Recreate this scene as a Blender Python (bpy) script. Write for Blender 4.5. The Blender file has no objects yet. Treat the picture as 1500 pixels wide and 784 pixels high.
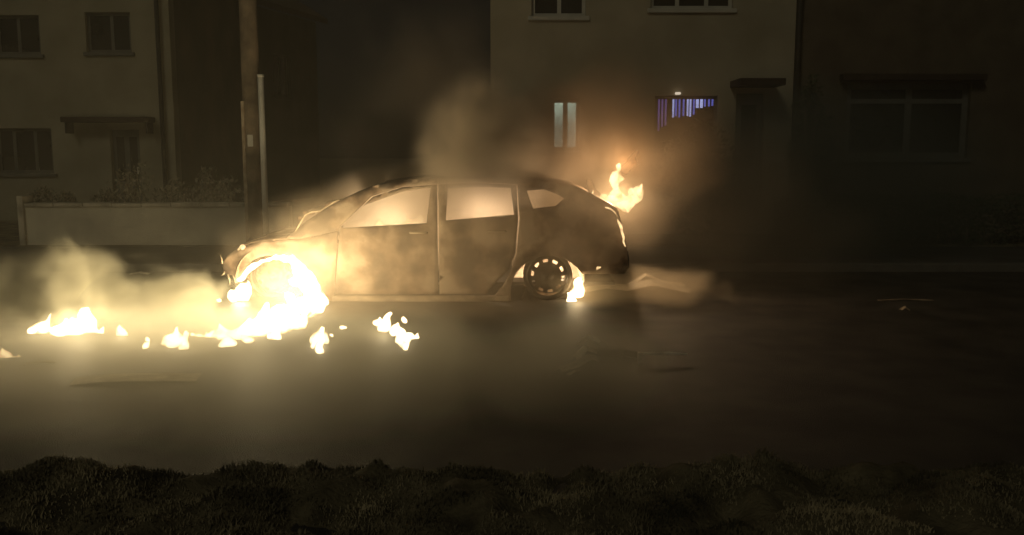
import bpy, bmesh, math, random
from mathutils import Vector, Matrix, noise
from mathutils.geometry import delaunay_2d_cdt
random.seed(7)
sc = bpy.context.scene
COL = sc.collection
R = math.radians

# ------------------------------------------------------------------ camera, world, sun, exposure
F = 1300.0; CX, CY = 750.0, 392.0; CAMH = 1.6
TILT = math.atan(173.0 / F)
cam = bpy.data.cameras.new('camera'); cam_o = bpy.data.objects.new('camera', cam); COL.objects.link(cam_o)
cam.sensor_width = 36.0; cam.lens = 36.0 * F / 1500.0; cam.clip_end = 400
cam_o.location = (0, 0, CAMH); cam_o.rotation_euler = (R(90) - TILT, 0, 0)
sc.camera = cam_o

w = bpy.data.worlds.new('World'); sc.world = w; w.use_nodes = True
nt = w.node_tree; nt.nodes.clear()
sky = nt.nodes.new('ShaderNodeTexSky'); sky.sky_type = 'NISHITA'; sky.sun_disc = False
SUN_EL, SUN_AZ = R(38), R(205)          # the faint street glow comes from behind and to the left of the camera
sky.sun_elevation = SUN_EL; sky.sun_rotation = SUN_AZ
bg = nt.nodes.new('ShaderNodeBackground'); bg.inputs['Strength'].default_value = 0.0004
wo = nt.nodes.new('ShaderNodeOutputWorld')
nt.links.new(sky.outputs[0], bg.inputs['Color']); nt.links.new(bg.outputs[0], wo.inputs['Surface'])
sl = bpy.data.lights.new('sun', 'SUN'); sl.energy = 0.225; sl.angle = R(14); sl.color = (0.98, 0.90, 0.60)
so = bpy.data.objects.new('sun', sl); COL.objects.link(so)
d = Vector((math.sin(SUN_AZ) * math.cos(SUN_EL), math.cos(SUN_AZ) * math.cos(SUN_EL), math.sin(SUN_EL)))
so.rotation_euler = d.to_track_quat('Z', 'Y').to_euler(); so.location = d * 30
sc.view_settings.view_transform = 'Standard'; sc.view_settings.look = 'None'
sc.view_settings.exposure = 0; sc.view_settings.gamma = 1
cy = sc.cycles
cy.use_denoising = True; cy.max_bounces = 5; cy.diffuse_bounces = 2; cy.glossy_bounces = 2
cy.volume_bounces = 1; cy.transparent_max_bounces = 24; cy.sample_clamp_indirect = 2.0; cy.sample_clamp_direct = 12.0
cy.use_adaptive_sampling = False; cy.caustics_reflective = False; cy.caustics_refractive = False
cy.volume_max_steps = 256

# ------------------------------------------------------------------ helpers
def P(px, py, Y):
    """point of the place seen at photo pixel px, py when it stands Y metres away"""
    dx, dy = (px - CX) / F, (CY - py) / F
    yw = math.cos(TILT) + dy * math.sin(TILT); zw = -math.sin(TILT) + dy * math.cos(TILT)
    k = Y / yw
    return Vector((dx * k, Y, CAMH + zw * k))
def PX(px, Y): return P(px, 219, Y).x
def PZ(py, Y): return P(750, py, Y).z
def G(px, py):
    """point of the ground seen at px, py"""
    dx, dy = (px - CX) / F, (CY - py) / F
    yw = math.cos(TILT) + dy * math.sin(TILT); zw = -math.sin(TILT) + dy * math.cos(TILT)
    k = CAMH / -zw
    return Vector((dx * k, yw * k, 0))

def tag(o, label=None, cat=None, group=None, kind=None):
    if label: o['label'] = label
    if cat: o['category'] = cat
    if group: o['group'] = group
    if kind: o['kind'] = kind
    return o
def empty(name, loc, rz=0.0):
    o = bpy.data.objects.new(name, None); COL.objects.link(o); o.location = loc; o.rotation_euler = (0, 0, rz)
    o.empty_display_size = 0.3
    return o
def link(name, me, m, parent=None, smooth=False):
    o = bpy.data.objects.new(name, me); COL.objects.link(o)
    if m: me.materials.append(m)
    if parent: o.parent = parent
    if smooth: me.polygons.foreach_set('use_smooth', [True] * len(me.polygons))
    return o
def fin(name, bm, m, parent=None, smooth=False, bevel=0.0):
    me = bpy.data.meshes.new(name); bmesh.ops.recalc_face_normals(bm, faces=bm.faces); bm.to_mesh(me); bm.free()
    o = link(name, me, m, parent, smooth)
    if bevel:
        b = o.modifiers.new('bevel', 'BEVEL'); b.width = bevel; b.segments = 2; b.limit_method = 'ANGLE'
    return o
def bx(bm, x0, x1, y0, y1, z0, z1):
    v = [bm.verts.new((x, y, z)) for x in (x0, x1) for y in (y0, y1) for z in (z0, z1)]
    for f in ((0, 1, 3, 2), (4, 6, 7, 5), (0, 4, 5, 1), (2, 3, 7, 6), (0, 2, 6, 4), (1, 5, 7, 3)):
        bm.faces.new([v[i] for i in f])
def box(name, m, parent, x0, x1, y0, y1, z0, z1, bevel=0.0):
    bm = bmesh.new(); bx(bm, x0, x1, y0, y1, z0, z1); return fin(name, bm, m, parent, bevel=bevel)
def tube(bm, pts, rad, seg=10, caps=True):
    rings = []; n = len(pts)
    for i, p in enumerate(pts):
        a = Vector(pts[max(i - 1, 0)]); b = Vector(pts[min(i + 1, n - 1)]); t = (b - a).normalized()
        u = t.orthogonal().normalized() if i == 0 else (u0 - t * u0.dot(t)).normalized()
        u0 = u; v = t.cross(u); r = rad[i] if hasattr(rad, '__len__') else rad
        rings.append([bm.verts.new(Vector(p) + (u * math.cos(2 * math.pi * k / seg) + v * math.sin(2 * math.pi * k / seg)) * r) for k in range(seg)])
    for a, b in zip(rings, rings[1:]):
        for k in range(seg): bm.faces.new((a[k], a[(k + 1) % seg], b[(k + 1) % seg], b[k]))
    if caps: bm.faces.new(rings[0][::-1]); bm.faces.new(rings[-1])
def lathe_y(bm, prof, seg=40, c=(0, 0, 0), closed=True):
    """prof: (radius, y) pairs turned about the y axis"""
    rings = []
    for k in range(seg):
        a = 2 * math.pi * k / seg
        rings.append([bm.verts.new((c[0] + r * math.cos(a), c[1] + y, c[2] + r * math.sin(a))) for r, y in prof])
    m = len(prof)
    for k in range(seg):
        A, B = rings[k], rings[(k + 1) % seg]
        for j in range(m if closed else m - 1):
            bm.faces.new((A[j], A[(j + 1) % m], B[(j + 1) % m], B[j]))

# ------------------------------------------------------------------ materials
def newmat(name):
    m = bpy.data.materials.new(name); m.use_nodes = True; t = m.node_tree; t.nodes.clear()
    out = t.nodes.new('ShaderNodeOutputMaterial'); return m, t, out
def mat(name, c1, c2=None, scale=4.0, rough=0.8, bump=0.3, bscale=60.0, metal=0.0, c3=None, spec=0.3, detail=8):
    m, t, out = newmat(name); N, L = t.nodes, t.links
    b = N.new('ShaderNodeBsdfPrincipled'); L.new(b.outputs[0], out.inputs['Surface'])
    b.inputs['Roughness'].default_value = rough; b.inputs['Metallic'].default_value = metal
    b.inputs['Specular IOR Level'].default_value = spec
    tc = N.new('ShaderNodeTexCoord')
    n = N.new('ShaderNodeTexNoise'); n.inputs['Scale'].default_value = scale; n.inputs['Detail'].default_value = detail
    L.new(tc.outputs['Object'], n.inputs['Vector'])
    r = N.new('ShaderNodeValToRGB'); L.new(n.outputs['Fac'], r.inputs[0]); L.new(r.outputs[0], b.inputs['Base Color'])
    c2 = c2 or tuple(x * 0.75 for x in c1)
    r.color_ramp.elements[0].position = 0.36; r.color_ramp.elements[1].position = 0.66
    r.color_ramp.elements[0].color = (*c2, 1); r.color_ramp.elements[1].color = (*c1, 1)
    if c3:
        e = r.color_ramp.elements.new(0.5); e.color = (*c3, 1)
    if bump:
        n2 = N.new('ShaderNodeTexNoise'); n2.inputs['Scale'].default_value = bscale; n2.inputs['Detail'].default_value = 4
        L.new(tc.outputs['Object'], n2.inputs['Vector'])
        bp = N.new('ShaderNodeBump'); bp.inputs['Strength'].default_value = bump; bp.inputs['Distance'].default_value = 0.02
        L.new(n2.outputs['Fac'], bp.inputs['Height']); L.new(bp.outputs[0], b.inputs['Normal'])
    return m
def glow(name, col, s):
    m, t, out = newmat(name); e = t.nodes.new('ShaderNodeEmission')
    tc = t.nodes.new('ShaderNodeTexCoord'); n = t.nodes.new('ShaderNodeTexNoise'); n.inputs['Scale'].default_value = 2.5
    mp = t.nodes.new('ShaderNodeMapRange'); mp.inputs[3].default_value = s * 0.55; mp.inputs[4].default_value = s * 1.35
    t.links.new(tc.outputs['Object'], n.inputs['Vector']); t.links.new(n.outputs['Fac'], mp.inputs[0]); t.links.new(mp.outputs[0], e.inputs['Strength'])
    e.inputs['Color'].default_value = (*col, 1); t.links.new(e.outputs[0], out.inputs['Surface'])
    m.cycles.emission_sampling = 'NONE'
    return m
def glassmat(name, col=(0.02, 0.022, 0.022)):
    m = mat(name, col, tuple(x * .6 for x in col), 1.5, 0.08, 0.0, spec=0.5); return m
def flame_mat(name, col, s, solid=0.72):
    """a bright body of burning gas: glows most where it is thick, thins out to nothing at the edge"""
    m, t, out = newmat(name); N, L = t.nodes, t.links
    lw = N.new('ShaderNodeLayerWeight'); lw.inputs['Blend'].default_value = 0.32
    inv = N.new('ShaderNodeMath'); inv.operation = 'SUBTRACT'; inv.inputs[0].default_value = 1.0; L.new(lw.outputs['Facing'], inv.inputs[1])
    tc = N.new('ShaderNodeTexCoord'); n = N.new('ShaderNodeTexNoise'); n.inputs['Scale'].default_value = 7.0; n.inputs['Detail'].default_value = 5; n.inputs['Distortion'].default_value = 1.2
    L.new(tc.outputs['Object'], n.inputs['Vector'])
    ad = N.new('ShaderNodeMath'); ad.operation = 'MULTIPLY_ADD'; L.new(n.outputs['Fac'], ad.inputs[0]); ad.inputs[1].default_value = 1.5
    L.new(inv.outputs[0], ad.inputs[2])
    mr = N.new('ShaderNodeMapRange'); mr.interpolation_type = 'SMOOTHSTEP'
    mr.inputs[1].default_value = 0.72; mr.inputs[2].default_value = 1.95; mr.inputs[3].default_value = 0.0; mr.inputs[4].default_value = solid
    L.new(ad.outputs[0], mr.inputs[0])
    cr = N.new('ShaderNodeValToRGB'); L.new(mr.outputs[0], cr.inputs[0])
    cr.color_ramp.elements[0].color = (col[0], col[1] * .66, col[2] * .4, 1); cr.color_ramp.elements[1].color = (*col, 1); cr.color_ramp.elements[1].position = 0.6
    e = N.new('ShaderNodeEmission'); L.new(cr.outputs[0], e.inputs['Color'])
    pw = N.new('ShaderNodeMath'); pw.operation = 'POWER'; L.new(mr.outputs[0], pw.inputs[0]); pw.inputs[1].default_value = 1.3
    st = N.new('ShaderNodeMath'); st.operation = 'MULTIPLY_ADD'; L.new(pw.outputs[0], st.inputs[0]); st.inputs[1].default_value = s * 1.5; st.inputs[2].default_value = s * .04; L.new(st.outputs[0], e.inputs['Strength'])
    tr = N.new('ShaderNodeBsdfTransparent'); mx = N.new('ShaderNodeMixShader')
    L.new(mr.outputs[0], mx.inputs[0]); L.new(tr.outputs[0], mx.inputs[1]); L.new(e.outputs[0], mx.inputs[2])
    L.new(mx.outputs[0], out.inputs['Surface']); m.cycles.emission_sampling = 'NONE'
    return m

M = {}
M['road'] = mat('asphalt', (0.075, 0.068, 0.058), (0.028, 0.026, 0.024), 2.3, 0.55, 0.9, 130, spec=0.4, detail=14)
M['soil'] = mat('verge_soil', (0.17, 0.145, 0.09), (0.05, 0.042, 0.026), 5, 0.95, 0.8, 40)
M['grass'] = mat('grass_blades', (0.40, 0.34, 0.22), (0.05, 0.046, 0.03), 2.2, 0.8, 0)
M['pave'] = mat('pavement_slabs', (0.09, 0.085, 0.08), (0.06, 0.058, 0.052), 2.2, 0.85, 0.4, 50)
M['kerb'] = mat('kerb_concrete', (0.12, 0.115, 0.105), None, 6, 0.85)
M['render'] = mat('cream_render', (0.34, 0.31, 0.235), (0.25, 0.23, 0.17), 1.1, 0.92, 0.5, 110)
M['render2'] = mat('pale_render', (0.40, 0.36, 0.28), (0.30, 0.27, 0.2), 0.9, 0.92, 0.5, 110)
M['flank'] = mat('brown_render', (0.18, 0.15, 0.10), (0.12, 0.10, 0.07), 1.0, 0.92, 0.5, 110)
M['brick'] = mat('dark_brick_wash', (0.11, 0.09, 0.065), (0.075, 0.06, 0.045), 2.0, 0.92, 0.5, 60)
M['greyrend'] = mat('grey_green_render', (0.16, 0.165, 0.14), (0.11, 0.115, 0.10), 1.0, 0.92, 0.5, 110)
M['roof'] = mat('roof_tiles', (0.07, 0.05, 0.04), None, 5, 0.9, 0.6, 30)
M['frame'] = mat('white_upvc', (0.48, 0.48, 0.44), (0.4, 0.4, 0.37), 3, 0.5, 0.0)
M['dframe'] = mat('grey_upvc', (0.13, 0.13, 0.12), (0.09, 0.09, 0.085), 3, 0.6, 0.0)
M['glass'] = glassmat('dark_window_glass')
M['curtain'] = mat('net_curtain', (0.1, 0.095, 0.08), (0.05, 0.05, 0.045), 9, 0.9, 0)
M['lead'] = mat('dark_canopy_felt', (0.035, 0.022, 0.018), None, 4, 0.85)
M['pipe'] = mat('black_downpipe', (0.018, 0.016, 0.014), None, 6, 0.6)
M['wall'] = mat('garden_wall_render', (0.62, 0.58, 0.48), (0.42, 0.39, 0.33), 1.6, 0.92, 0.5, 70)
M['coping'] = mat('coping_stone', (0.55, 0.50, 0.42), (0.24, 0.22, 0.18), 3, 0.9, 0.4, 60)
M['wood'] = mat('weathered_pole_wood', (0.27, 0.21, 0.15), (0.09, 0.07, 0.05), 3, 0.9, 0.5, 50)
M['galv'] = mat('galvanised_steel', (0.72, 0.70, 0.64), (0.6, 0.58, 0.52), 5, 0.5, 0.1, 40, metal=0.0, spec=0.5)
M['leaf'] = mat('hedge_leaf', (0.05, 0.065, 0.03), (0.02, 0.03, 0.014), 6, 0.8, 0)
M['pale_leaf'] = mat('pale_garden_leaf', (0.36, 0.33, 0.26), (0.08, 0.08, 0.05), 8, 0.8, 0)
M['burnt'] = mat('burnt_paint', (0.36, 0.28, 0.21), (0.06, 0.043, 0.033), 3.4, 0.8, 0.25, 14, c3=(0.19, 0.13, 0.09), spec=0.2)
M['ash'] = mat('ashy_sill', (0.46, 0.38, 0.28), (0.28, 0.21, 0.15), 7, 0.8, 0.3, 40)
M['sill'] = mat('scorched_sill', (0.36, 0.28, 0.20), (0.13, 0.095, 0.07), 8, 0.8, 0.3, 40)
for e_, p_ in zip(M['burnt'].node_tree.nodes['Color Ramp'].color_ramp.elements, (.41, .5, .60)): e_.position = p_
M['char'] = mat('charred_metal', (0.05, 0.038, 0.028), (0.015, 0.012, 0.01), 5, 0.7, 0.5, 35)
M['black'] = mat('soot_black', (0.012, 0.010, 0.008), (0.006, 0.005, 0.004), 5, 0.75, 0.2, 40)
M['rim'] = mat('scorched_rim_steel', (0.06, 0.05, 0.04), (0.02, 0.016, 0.013), 9, 0.4, 0.2, 30, metal=0.6)
M['lam'] = mat('sagging_laminate', (0.62, 0.52, 0.38), (0.35, 0.27, 0.18), 9, 0.55, 0.4, 30)
M['scrap'] = mat('pale_scrap', (0.78, 0.72, 0.62), (0.4, 0.35, 0.28), 9, 0.7, 0.3, 40)
M['fire'] = flame_mat('white_hot_flame', (1.0, 0.80, 0.46), 9, .85)
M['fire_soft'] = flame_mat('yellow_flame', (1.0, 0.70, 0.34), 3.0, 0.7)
M['fire_dim'] = flame_mat('dull_orange_flame', (1.0, 0.55, 0.22), 0.75, 0.5)
M['lit_pane'] = glow('lit_window_green_white', (0.70, 0.86, 0.66), 1.3)
M['blue'] = glow('blue_lit_blind', (0.22, 0.25, 1.0), 0.50)
M['blue_pale'] = glow('pale_blue_lit_blind', (0.50, 0.55, 1.0), 0.95)
M['violet'] = glow('violet_lit_blind', (0.40, 0.24, 0.8), 0.26)
M['lampglow'] = glow('porch_lamp_glow', (1.0, 0.85, 0.65), .9)

# ------------------------------------------------------------------ ground, road, pavement, verge
def sheet(name, m, x0, x1, y0, y1, z, nx=2, ny=2):
    bm = bmesh.new(); bmesh.ops.create_grid(bm, x_segments=nx, y_segments=ny, size=0.5)
    for v in bm.verts: v.co = Vector((x0 + (v.co.x + .5) * (x1 - x0), y0 + (v.co.y + .5) * (y1 - y0), z))
    return fin(name, bm, m)
tag(sheet('ground', M['soil'], -120, 120, -60, 160, -0.004), kind='structure')
tag(sheet('road', M['road'], -60, 60, 3.0, 11.6, 0.0), kind='structure')
KERB = 11.6
tag(box('kerb', M['kerb'], None, -60, 60, KERB, KERB + 0.13, -0.05, 0.11, 0.012), kind='structure')
tag(box('pavement', M['pave'], None, -60, 60, KERB + 0.131, 13.7, -0.06, 0.105), kind='structure')
tag(box('front_garden_ground', M['soil'], None, -60, 60, 13.701, 40, -0.06, 0.12), kind='structure')
def verge_z(x, y):
    e = 4.27 + 0.10 * noise.noise((x * 1.6, 3, 0)) + 0.05 * noise.noise((x * 5, 7, 0))
    t = max(0.0, min(1.0, (e - y) / 0.16)); t = t * t * (3 - 2 * t)
    z = 0.07 + 0.11 * noise.noise((x * 2.3, y * 2.1, 0)) + 0.07 * noise.noise((x * 7, y * 6, 4))
    return z * t - 0.03 * (1 - t)
bm = bmesh.new(); bmesh.ops.create_grid(bm, x_segments=260, y_segments=50, size=0.5)
for v in bm.verts:
    x, y = v.co.x * 11.0, 2.2 + (v.co.y + .5) * 2.6; v.co = Vector((x, y, verge_z(x, y)))
tag(fin('verge', bm, M['soil'], smooth=True), kind='structure')
verts, faces = [], []
def blade(x, y, z, h, wd, a, lean):
    i = len(verts); ca, sa = math.cos(a), math.sin(a); la = random.uniform(0, 6.28)
    lx, ly = math.cos(la) * lean, math.sin(la) * lean
    verts.extend([(x - ca * wd, y - sa * wd, z - .01), (x + ca * wd, y + sa * wd, z - .01),
                  (x + ca * wd * .6 + lx * .4, y + sa * wd * .6 + ly * .4, z + h * .6), (x - ca * wd * .6 + lx * .4, y - sa * wd * .6 + ly * .4, z + h * .6),
                  (x + lx, y + ly, z + h)])
    faces.extend([(i, i + 1, i + 2, i + 3), (i + 3, i + 2, i + 4)])
for k in range(75000):
    x = random.uniform(-3.4, 3.4); y = random.uniform(3.1, 4.62)
    z = verge_z(x, y)
    cl = noise.noise((x * 3.1, y * 3.5, 9)) + .5 * noise.noise((x * 9, y * 9, 2))
    if z < 0.0 or cl < -0.12 - random.random() * .15: continue
    h = (0.014 + 0.024 * max(0, cl)) * random.uniform(.6, 1.4)
    blade(x, y, z, h, random.uniform(.0025, .005), random.uniform(0, 6.28), h * random.uniform(.3, 1.1))
me = bpy.data.meshes.new('grass'); me.from_pydata(verts, [], faces)
tag(link('grass', me, M['grass']), 'short clumpy grass along the near edge of the road', kind='stuff')

# ------------------------------------------------------------------ houses
def wall_holes(name, m, parent, x0, x1, z0, z1, y, holes, th=0.28):
    """front wall in the plane y (facing -y) with rectangular openings, reveals th deep"""
    xs = sorted({x0, x1, *[h[0] for h in holes], *[h[1] for h in holes]}); zs = sorted({z0, z1, *[h[2] for h in holes], *[h[3] for h in holes]})
    xs = [x for x in xs if x0 <= x <= x1]; zs = [z for z in zs if z0 <= z <= z1]
    bm = bmesh.new()
    inh = lambda x, z: any(h[0] < x < h[1] and h[2] < z < h[3] for h in holes)
    def q(a, b, c, d_): bm.faces.new([bm.verts.new(p) for p in (a, b, c, d_)])
    for xa, xb in zip(xs, xs[1:]):
        for za, zb in zip(zs, zs[1:]):
            if not inh((xa + xb) / 2, (za + zb) / 2):
                q((xa, y, za), (xb, y, za), (xb, y, zb), (xa, y, zb)); q((xa, y + th, za), (xa, y + th, zb), (xb, y + th, zb), (xb, y + th, za))
    for a, b, c, d_ in holes + [(x0, x1, z0, z1)]:
        for p1, p2 in (((a, c), (b, c)), ((b, c), (b, d_)), ((b, d_), (a, d_)), ((a, d_), (a, c))):
            q((p1[0], y, p1[1]), (p2[0], y, p2[1]), (p2[0], y + th, p2[1]), (p1[0], y + th, p1[1]))
    bmesh.ops.remove_doubles(bm, verts=bm.verts, dist=1e-5)
    return fin(name, bm, m, parent)
def window(parent, x0, x1, z0, z1, y, fm, cols=(), row=None, sill=True, curtain=True, panes=None, fw=0.06):
    """window > frame parts, panes, sill; cols = x of mullions; row = height of a transom"""
    xc, zc = (x0 + x1) / 2, (z0 + z1) / 2
    wd = bpy.data.objects.new('window', None); COL.objects.link(wd); wd.parent = parent; wd.empty_display_size = .2
    bm = bmesh.new()
    e = 0.002
    bx(bm, x0 + e, x0 + fw, y + .08, y + .14, z0 + e, z1 - e); bx(bm, x1 - fw, x1 - e, y + .08, y + .14, z0 + e, z1 - e)
    bx(bm, x0 + fw, x1 - fw, y + .08, y + .14, z0 + e, z0 + fw); bx(bm, x0 + fw, x1 - fw, y + .08, y + .14, z1 - fw, z1 - e)
    fin('frame', bm, fm, wd)
    for c in cols: box('mullion', fm, wd, c - fw * .55, c + fw * .55, y + .082, y + .138, z0 + fw, z1 - fw)
    if row: box('transom', fm, wd, x0 + fw, x1 - fw, y + .084, y + .136, row - fw * .4, row + fw * .4)
    edges = [x0 + fw] + [c for c in cols] + [x1 - fw]
    for i, (a, b) in enumerate(zip(edges, edges[1:])):
        pm = panes[i] if panes else M['glass']
        box('pane', pm, wd, a + .001, b - .001, y + .105, y + .115, z0 + fw * .9, z1 - fw * .9)
    if curtain: box('curtain', M['curtain'], wd, x0, x1, y + .20, y + .21, z0, z1)
    if sill: box('sill', fm, wd, x0 - .06, x1 + .06, y - .05, y + .079, z0 - .07, z0 + .001, 0.008)
    return wd
def gable_roof(parent, x0, x1, y0, y1, z, rise, m):
    bm = bmesh.new(); ym = (y0 + y1) / 2; th = .16
    for s0, s1 in ((y0 - .3, ym), (y1 + .3, ym)):
        zz = z - .05
        pts = [(x0 - .2, s0, zz), (x1 + .2, s0, zz), (x1 + .2, s1, z + rise), (x0 - .2, s1, z + rise)]
        lo = [bm.verts.new(p) for p in pts]; hi = [bm.verts.new((p[0], p[1], p[2] + th)) for p in pts]
        bm.faces.new(lo); bm.faces.new(hi)
        for i in range(4): bm.faces.new((lo[i], lo[(i + 1) % 4], hi[(i + 1) % 4], hi[i]))
    return fin('roof', bm, m, parent)
def sidewall(parent, name, m, x, y0, y1, z0, z1, rise, th=.28):
    bm = bmesh.new(); ym = (y0 + y1) / 2
    pr = [(y0, z0), (y1, z0), (y1, z1), (ym, z1 + rise), (y0, z1)]
    A = [bm.verts.new((x, a, b)) for a, b in pr]; B = [bm.verts.new((x - th, a, b)) for a, b in pr]
    bm.faces.new(A); bm.faces.new(B[::-1])
    for i in range(5): bm.faces.new((A[i], A[(i + 1) % 5], B[(i + 1) % 5], B[i]))
    return fin(name, bm, m, parent)

# left house -------------------------------------------------------
HY = 18.6
hL = empty('house', (PX(130, HY), HY, 0)); ox, oy = hL.location.x, hL.location.y
tag(hL, 'cream rendered two storey house with a flat door canopy behind the low garden wall', 'house')
lx = lambda px: PX(px, HY) - ox
lz = lambda py: PZ(py, HY)
xL, xR = lx(-330), lx(257)
holes = [(lx(5), lx(70), lz(80), lz(22)), (lx(136), lx(201), lz(77), lz(18)), (lx(-6), lx(77), lz(254), lz(188)), (lx(162), lx(205), lz(322), lz(190)),
         (lx(-190), lx(-110), lz(80), lz(20)), (lx(-190), lx(-110), lz(254), lz(188))]
wall_holes('wall', M['render'], hL, xL, xR, 0.0, 5.75, 0, holes)
window(hL, *holes[0], 0, M['dframe'], cols=(lx(37),), curtain=True)
window(hL, *holes[1], 0, M['dframe'], cols=(lx(172),), curtain=True)
window(hL, *holes[2], 0, M['dframe'], cols=(lx(19), lx(50)))
window(hL, *holes[4], 0, M['dframe'], cols=(lx(-150),)); window(hL, *holes[5], 0, M['dframe'], cols=(lx(-150),))
a, b, c, d_ = holes[3]
dr = box('door', M['dframe'], hL, a + .01, b - .01, .10, .15, c, d_ - .01)
for k in range(2):
    x0 = a + .09 + k * .27; box('pane', M['glass'], dr, x0, x0 + .16, .092, .101, c + .8, d_ - .15)
box('handle', M['galv'], dr, b - .10, b - .07, .05, .10, c + .95, c + 1.1)
box('canopy', M['lead'], hL, lx(104), lx(230), -.38, -.002, lz(180), lz(172), 0.015)
for px in (109, 225): box('bracket', M['lead'], hL, lx(px) - .02, lx(px) + .02, -.3, -.002, lz(196), lz(180.2))
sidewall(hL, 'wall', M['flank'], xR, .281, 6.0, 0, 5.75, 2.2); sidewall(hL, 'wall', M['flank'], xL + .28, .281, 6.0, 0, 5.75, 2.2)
box('wall', M['render'], hL, xL, xR, 6.001, 6.28, 0, 5.75); gable_roof(hL, xL, xR, 0, 6.28, 5.75, 2.35, M['roof'])
bm = bmesh.new(); X = lx(241.5); tube(bm, [(X, -.07, 5.65), (X, -.07, .1)], .045, 10); fin('downpipe', bm, M['pipe'], hL, True)
bm = bmesh.new(); tube(bm, [(xL, -.12, 5.66), (xR, -.12, 5.66)], .06, 8); fin('gutter', bm, M['pipe'], hL, True)

# house further back, beside it -------------------------------------
pA, pB = P(368, 10, 24.8), P(463, 46, 28.2)
hB = empty('house', (pA.x, pA.y, 0), math.atan2(pB.y - pA.y, pB.x - pA.x))
tag(hB, 'dim grey green house set back beyond the telegraph pole, one upper window', 'house')
LB = math.hypot(pB.x - pA.x, pB.y - pA.y)
hh = [(1.0, 1.95, 3.1, 4.3)]
wall_holes('wall', M['greyrend'], hB, -3.0, LB, 0, 5.5, 0, hh); window(hB, *hh[0], 0, M['dframe'], cols=(1.47,))
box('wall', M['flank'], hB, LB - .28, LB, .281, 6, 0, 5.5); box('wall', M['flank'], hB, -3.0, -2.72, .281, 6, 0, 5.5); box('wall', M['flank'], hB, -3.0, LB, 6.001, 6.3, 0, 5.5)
gable_roof(hB, -3.0, LB, 0, 6.3, 5.5, 2.0, M['roof'])

# right houses (a pair) ---------------------------------------------
RY = 15.6
hR = empty('house', (PX(930, RY), RY, 0)); ox = hR.location.x
tag(hR, 'pale rendered house with a lit window and a blue lit blind behind the burning car', 'house')
rx = lambda px: PX(px, RY) - ox
rz = lambda py: PZ(py, RY)
x0, x1 = rx(719), rx(1158)
holes = [(rx(778), rx(856), rz(24), rz(24) + 1.05), (rx(949), rx(1067), rz(13), rz(13) + 0.95), (rx(806), rx(850), rz(222), rz(144)),
         (rx(958), rx(1050), rz(218), rz(140)), (rx(1076), rx(1118), rz(310), rz(136))]
wall_holes('wall', M['render2'], hR, x0, x1, 0, 5.7, 0, holes)
window(hR, *holes[0], 0, M['frame'], cols=(rx(818),)); window(hR, *holes[1], 0, M['frame'], cols=(rx(988), rx(1030)))
window(hR, *holes[2], 0, M['frame'], cols=(rx(828),), curtain=False, panes=[M['lit_pane'], M['lit_pane']], fw=.075)
wn = window(hR, *holes[3], 0, M['dframe'], curtain=False, fw=.05)
# blind slats hang just inside, lit from the room
a, b, c, d_ = holes[3]
for i, px in enumerate([965, 970, 975, 986, 990, 995, 1001, 1007, 1011, 1016, 1021, 1027, 1032, 1038, 1043]):
    mt = M['violet'] if i < 3 else (M['blue_pale'] if i in (3, 7, 8, 10, 11) else M['blue'])
    X = rx(px); wv = .026 if i not in (10, 11) else .04
    low = rz([192, 186, 184, 172, 170, 172, 170, 170, 171, 168, 158, 158, 156, 156, 155][i])
    box('blind_slat', mt, wn, X - wv * .6, X + wv * .6, .075, .079, low, d_ - .06)
dr = box('door', M['dframe'], hR, holes[4][0] + .01, holes[4][1] - .01, .1, .15, 0.1, holes[4][3] - .01)
box('pane', M['glass'], dr, holes[4][0] + .12, holes[4][1] - .12, .092, .101, 1.3, holes[4][3] - .2)
box('handle', M['galv'], dr, holes[4][0] + .05, holes[4][0] + .08, .05, .1, 1.0, 1.15)
box('canopy', M['lead'], hR, rx(1066), rx(1130), -.7, -.002, rz(129), rz(119), .015)
lamp = box('porch_lamp', M['lampglow'], hR, rx(986.5), rx(994), -.09, -.01, rz(139), rz(135.5), .01)
bm = bmesh.new(); X = rx(1161); tube(bm, [(X, -.08, 5.6), (X, -.08, .1)], .055, 10); fin('downpipe', bm, M['pipe'], hR, True)
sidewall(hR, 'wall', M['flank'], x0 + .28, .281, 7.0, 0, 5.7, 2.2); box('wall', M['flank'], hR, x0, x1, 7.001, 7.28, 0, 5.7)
gable_roof(hR, x0, x1 - .2, 0, 7.28, 5.7, 2.4, M['roof'])
hS = empty('house', (PX(1330, RY), RY, 0)); ox = hS.location.x
tag(hS, 'dark brown house at the unlit end with a wide picture window under a canopy', 'house')
x0, x1 = rx(1164), rx(1700)
holes = [(rx(1238), rx(1418), rz(232), rz(122)), (rx(1250), rx(1400), rz(2) + .25, rz(2) + 1.2), (rx(1560), rx(1610), .2, 2.3)]
wall_holes('wall', M['brick'], hS, x0, x1, 0, 5.7, .03, holes)
window(hS, *holes[0], .03, M['dframe'], cols=(rx(1331),), row=rz(148), fw=.10); window(hS, *holes[1], .03, M['dframe'], cols=(rx(1325),))
box('door', M['dframe'], hS, holes[2][0], holes[2][1], .13, .18, .2, 2.29)
box('canopy', M['lead'], hS, rx(1225), rx(1432), -.18, .028, rz(119), rz(109), .015)
sidewall(hS, 'wall', M['brick'], x1, .311, 7.0, 0, 5.7, 2.2); box('wall', M['brick'], hS, x0, x1, 7.001, 7.28, 0, 5.7); gable_roof(hS, x0 + .2, x1, 0.03, 7.28, 5.7, 2.4, M['roof'])

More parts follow.
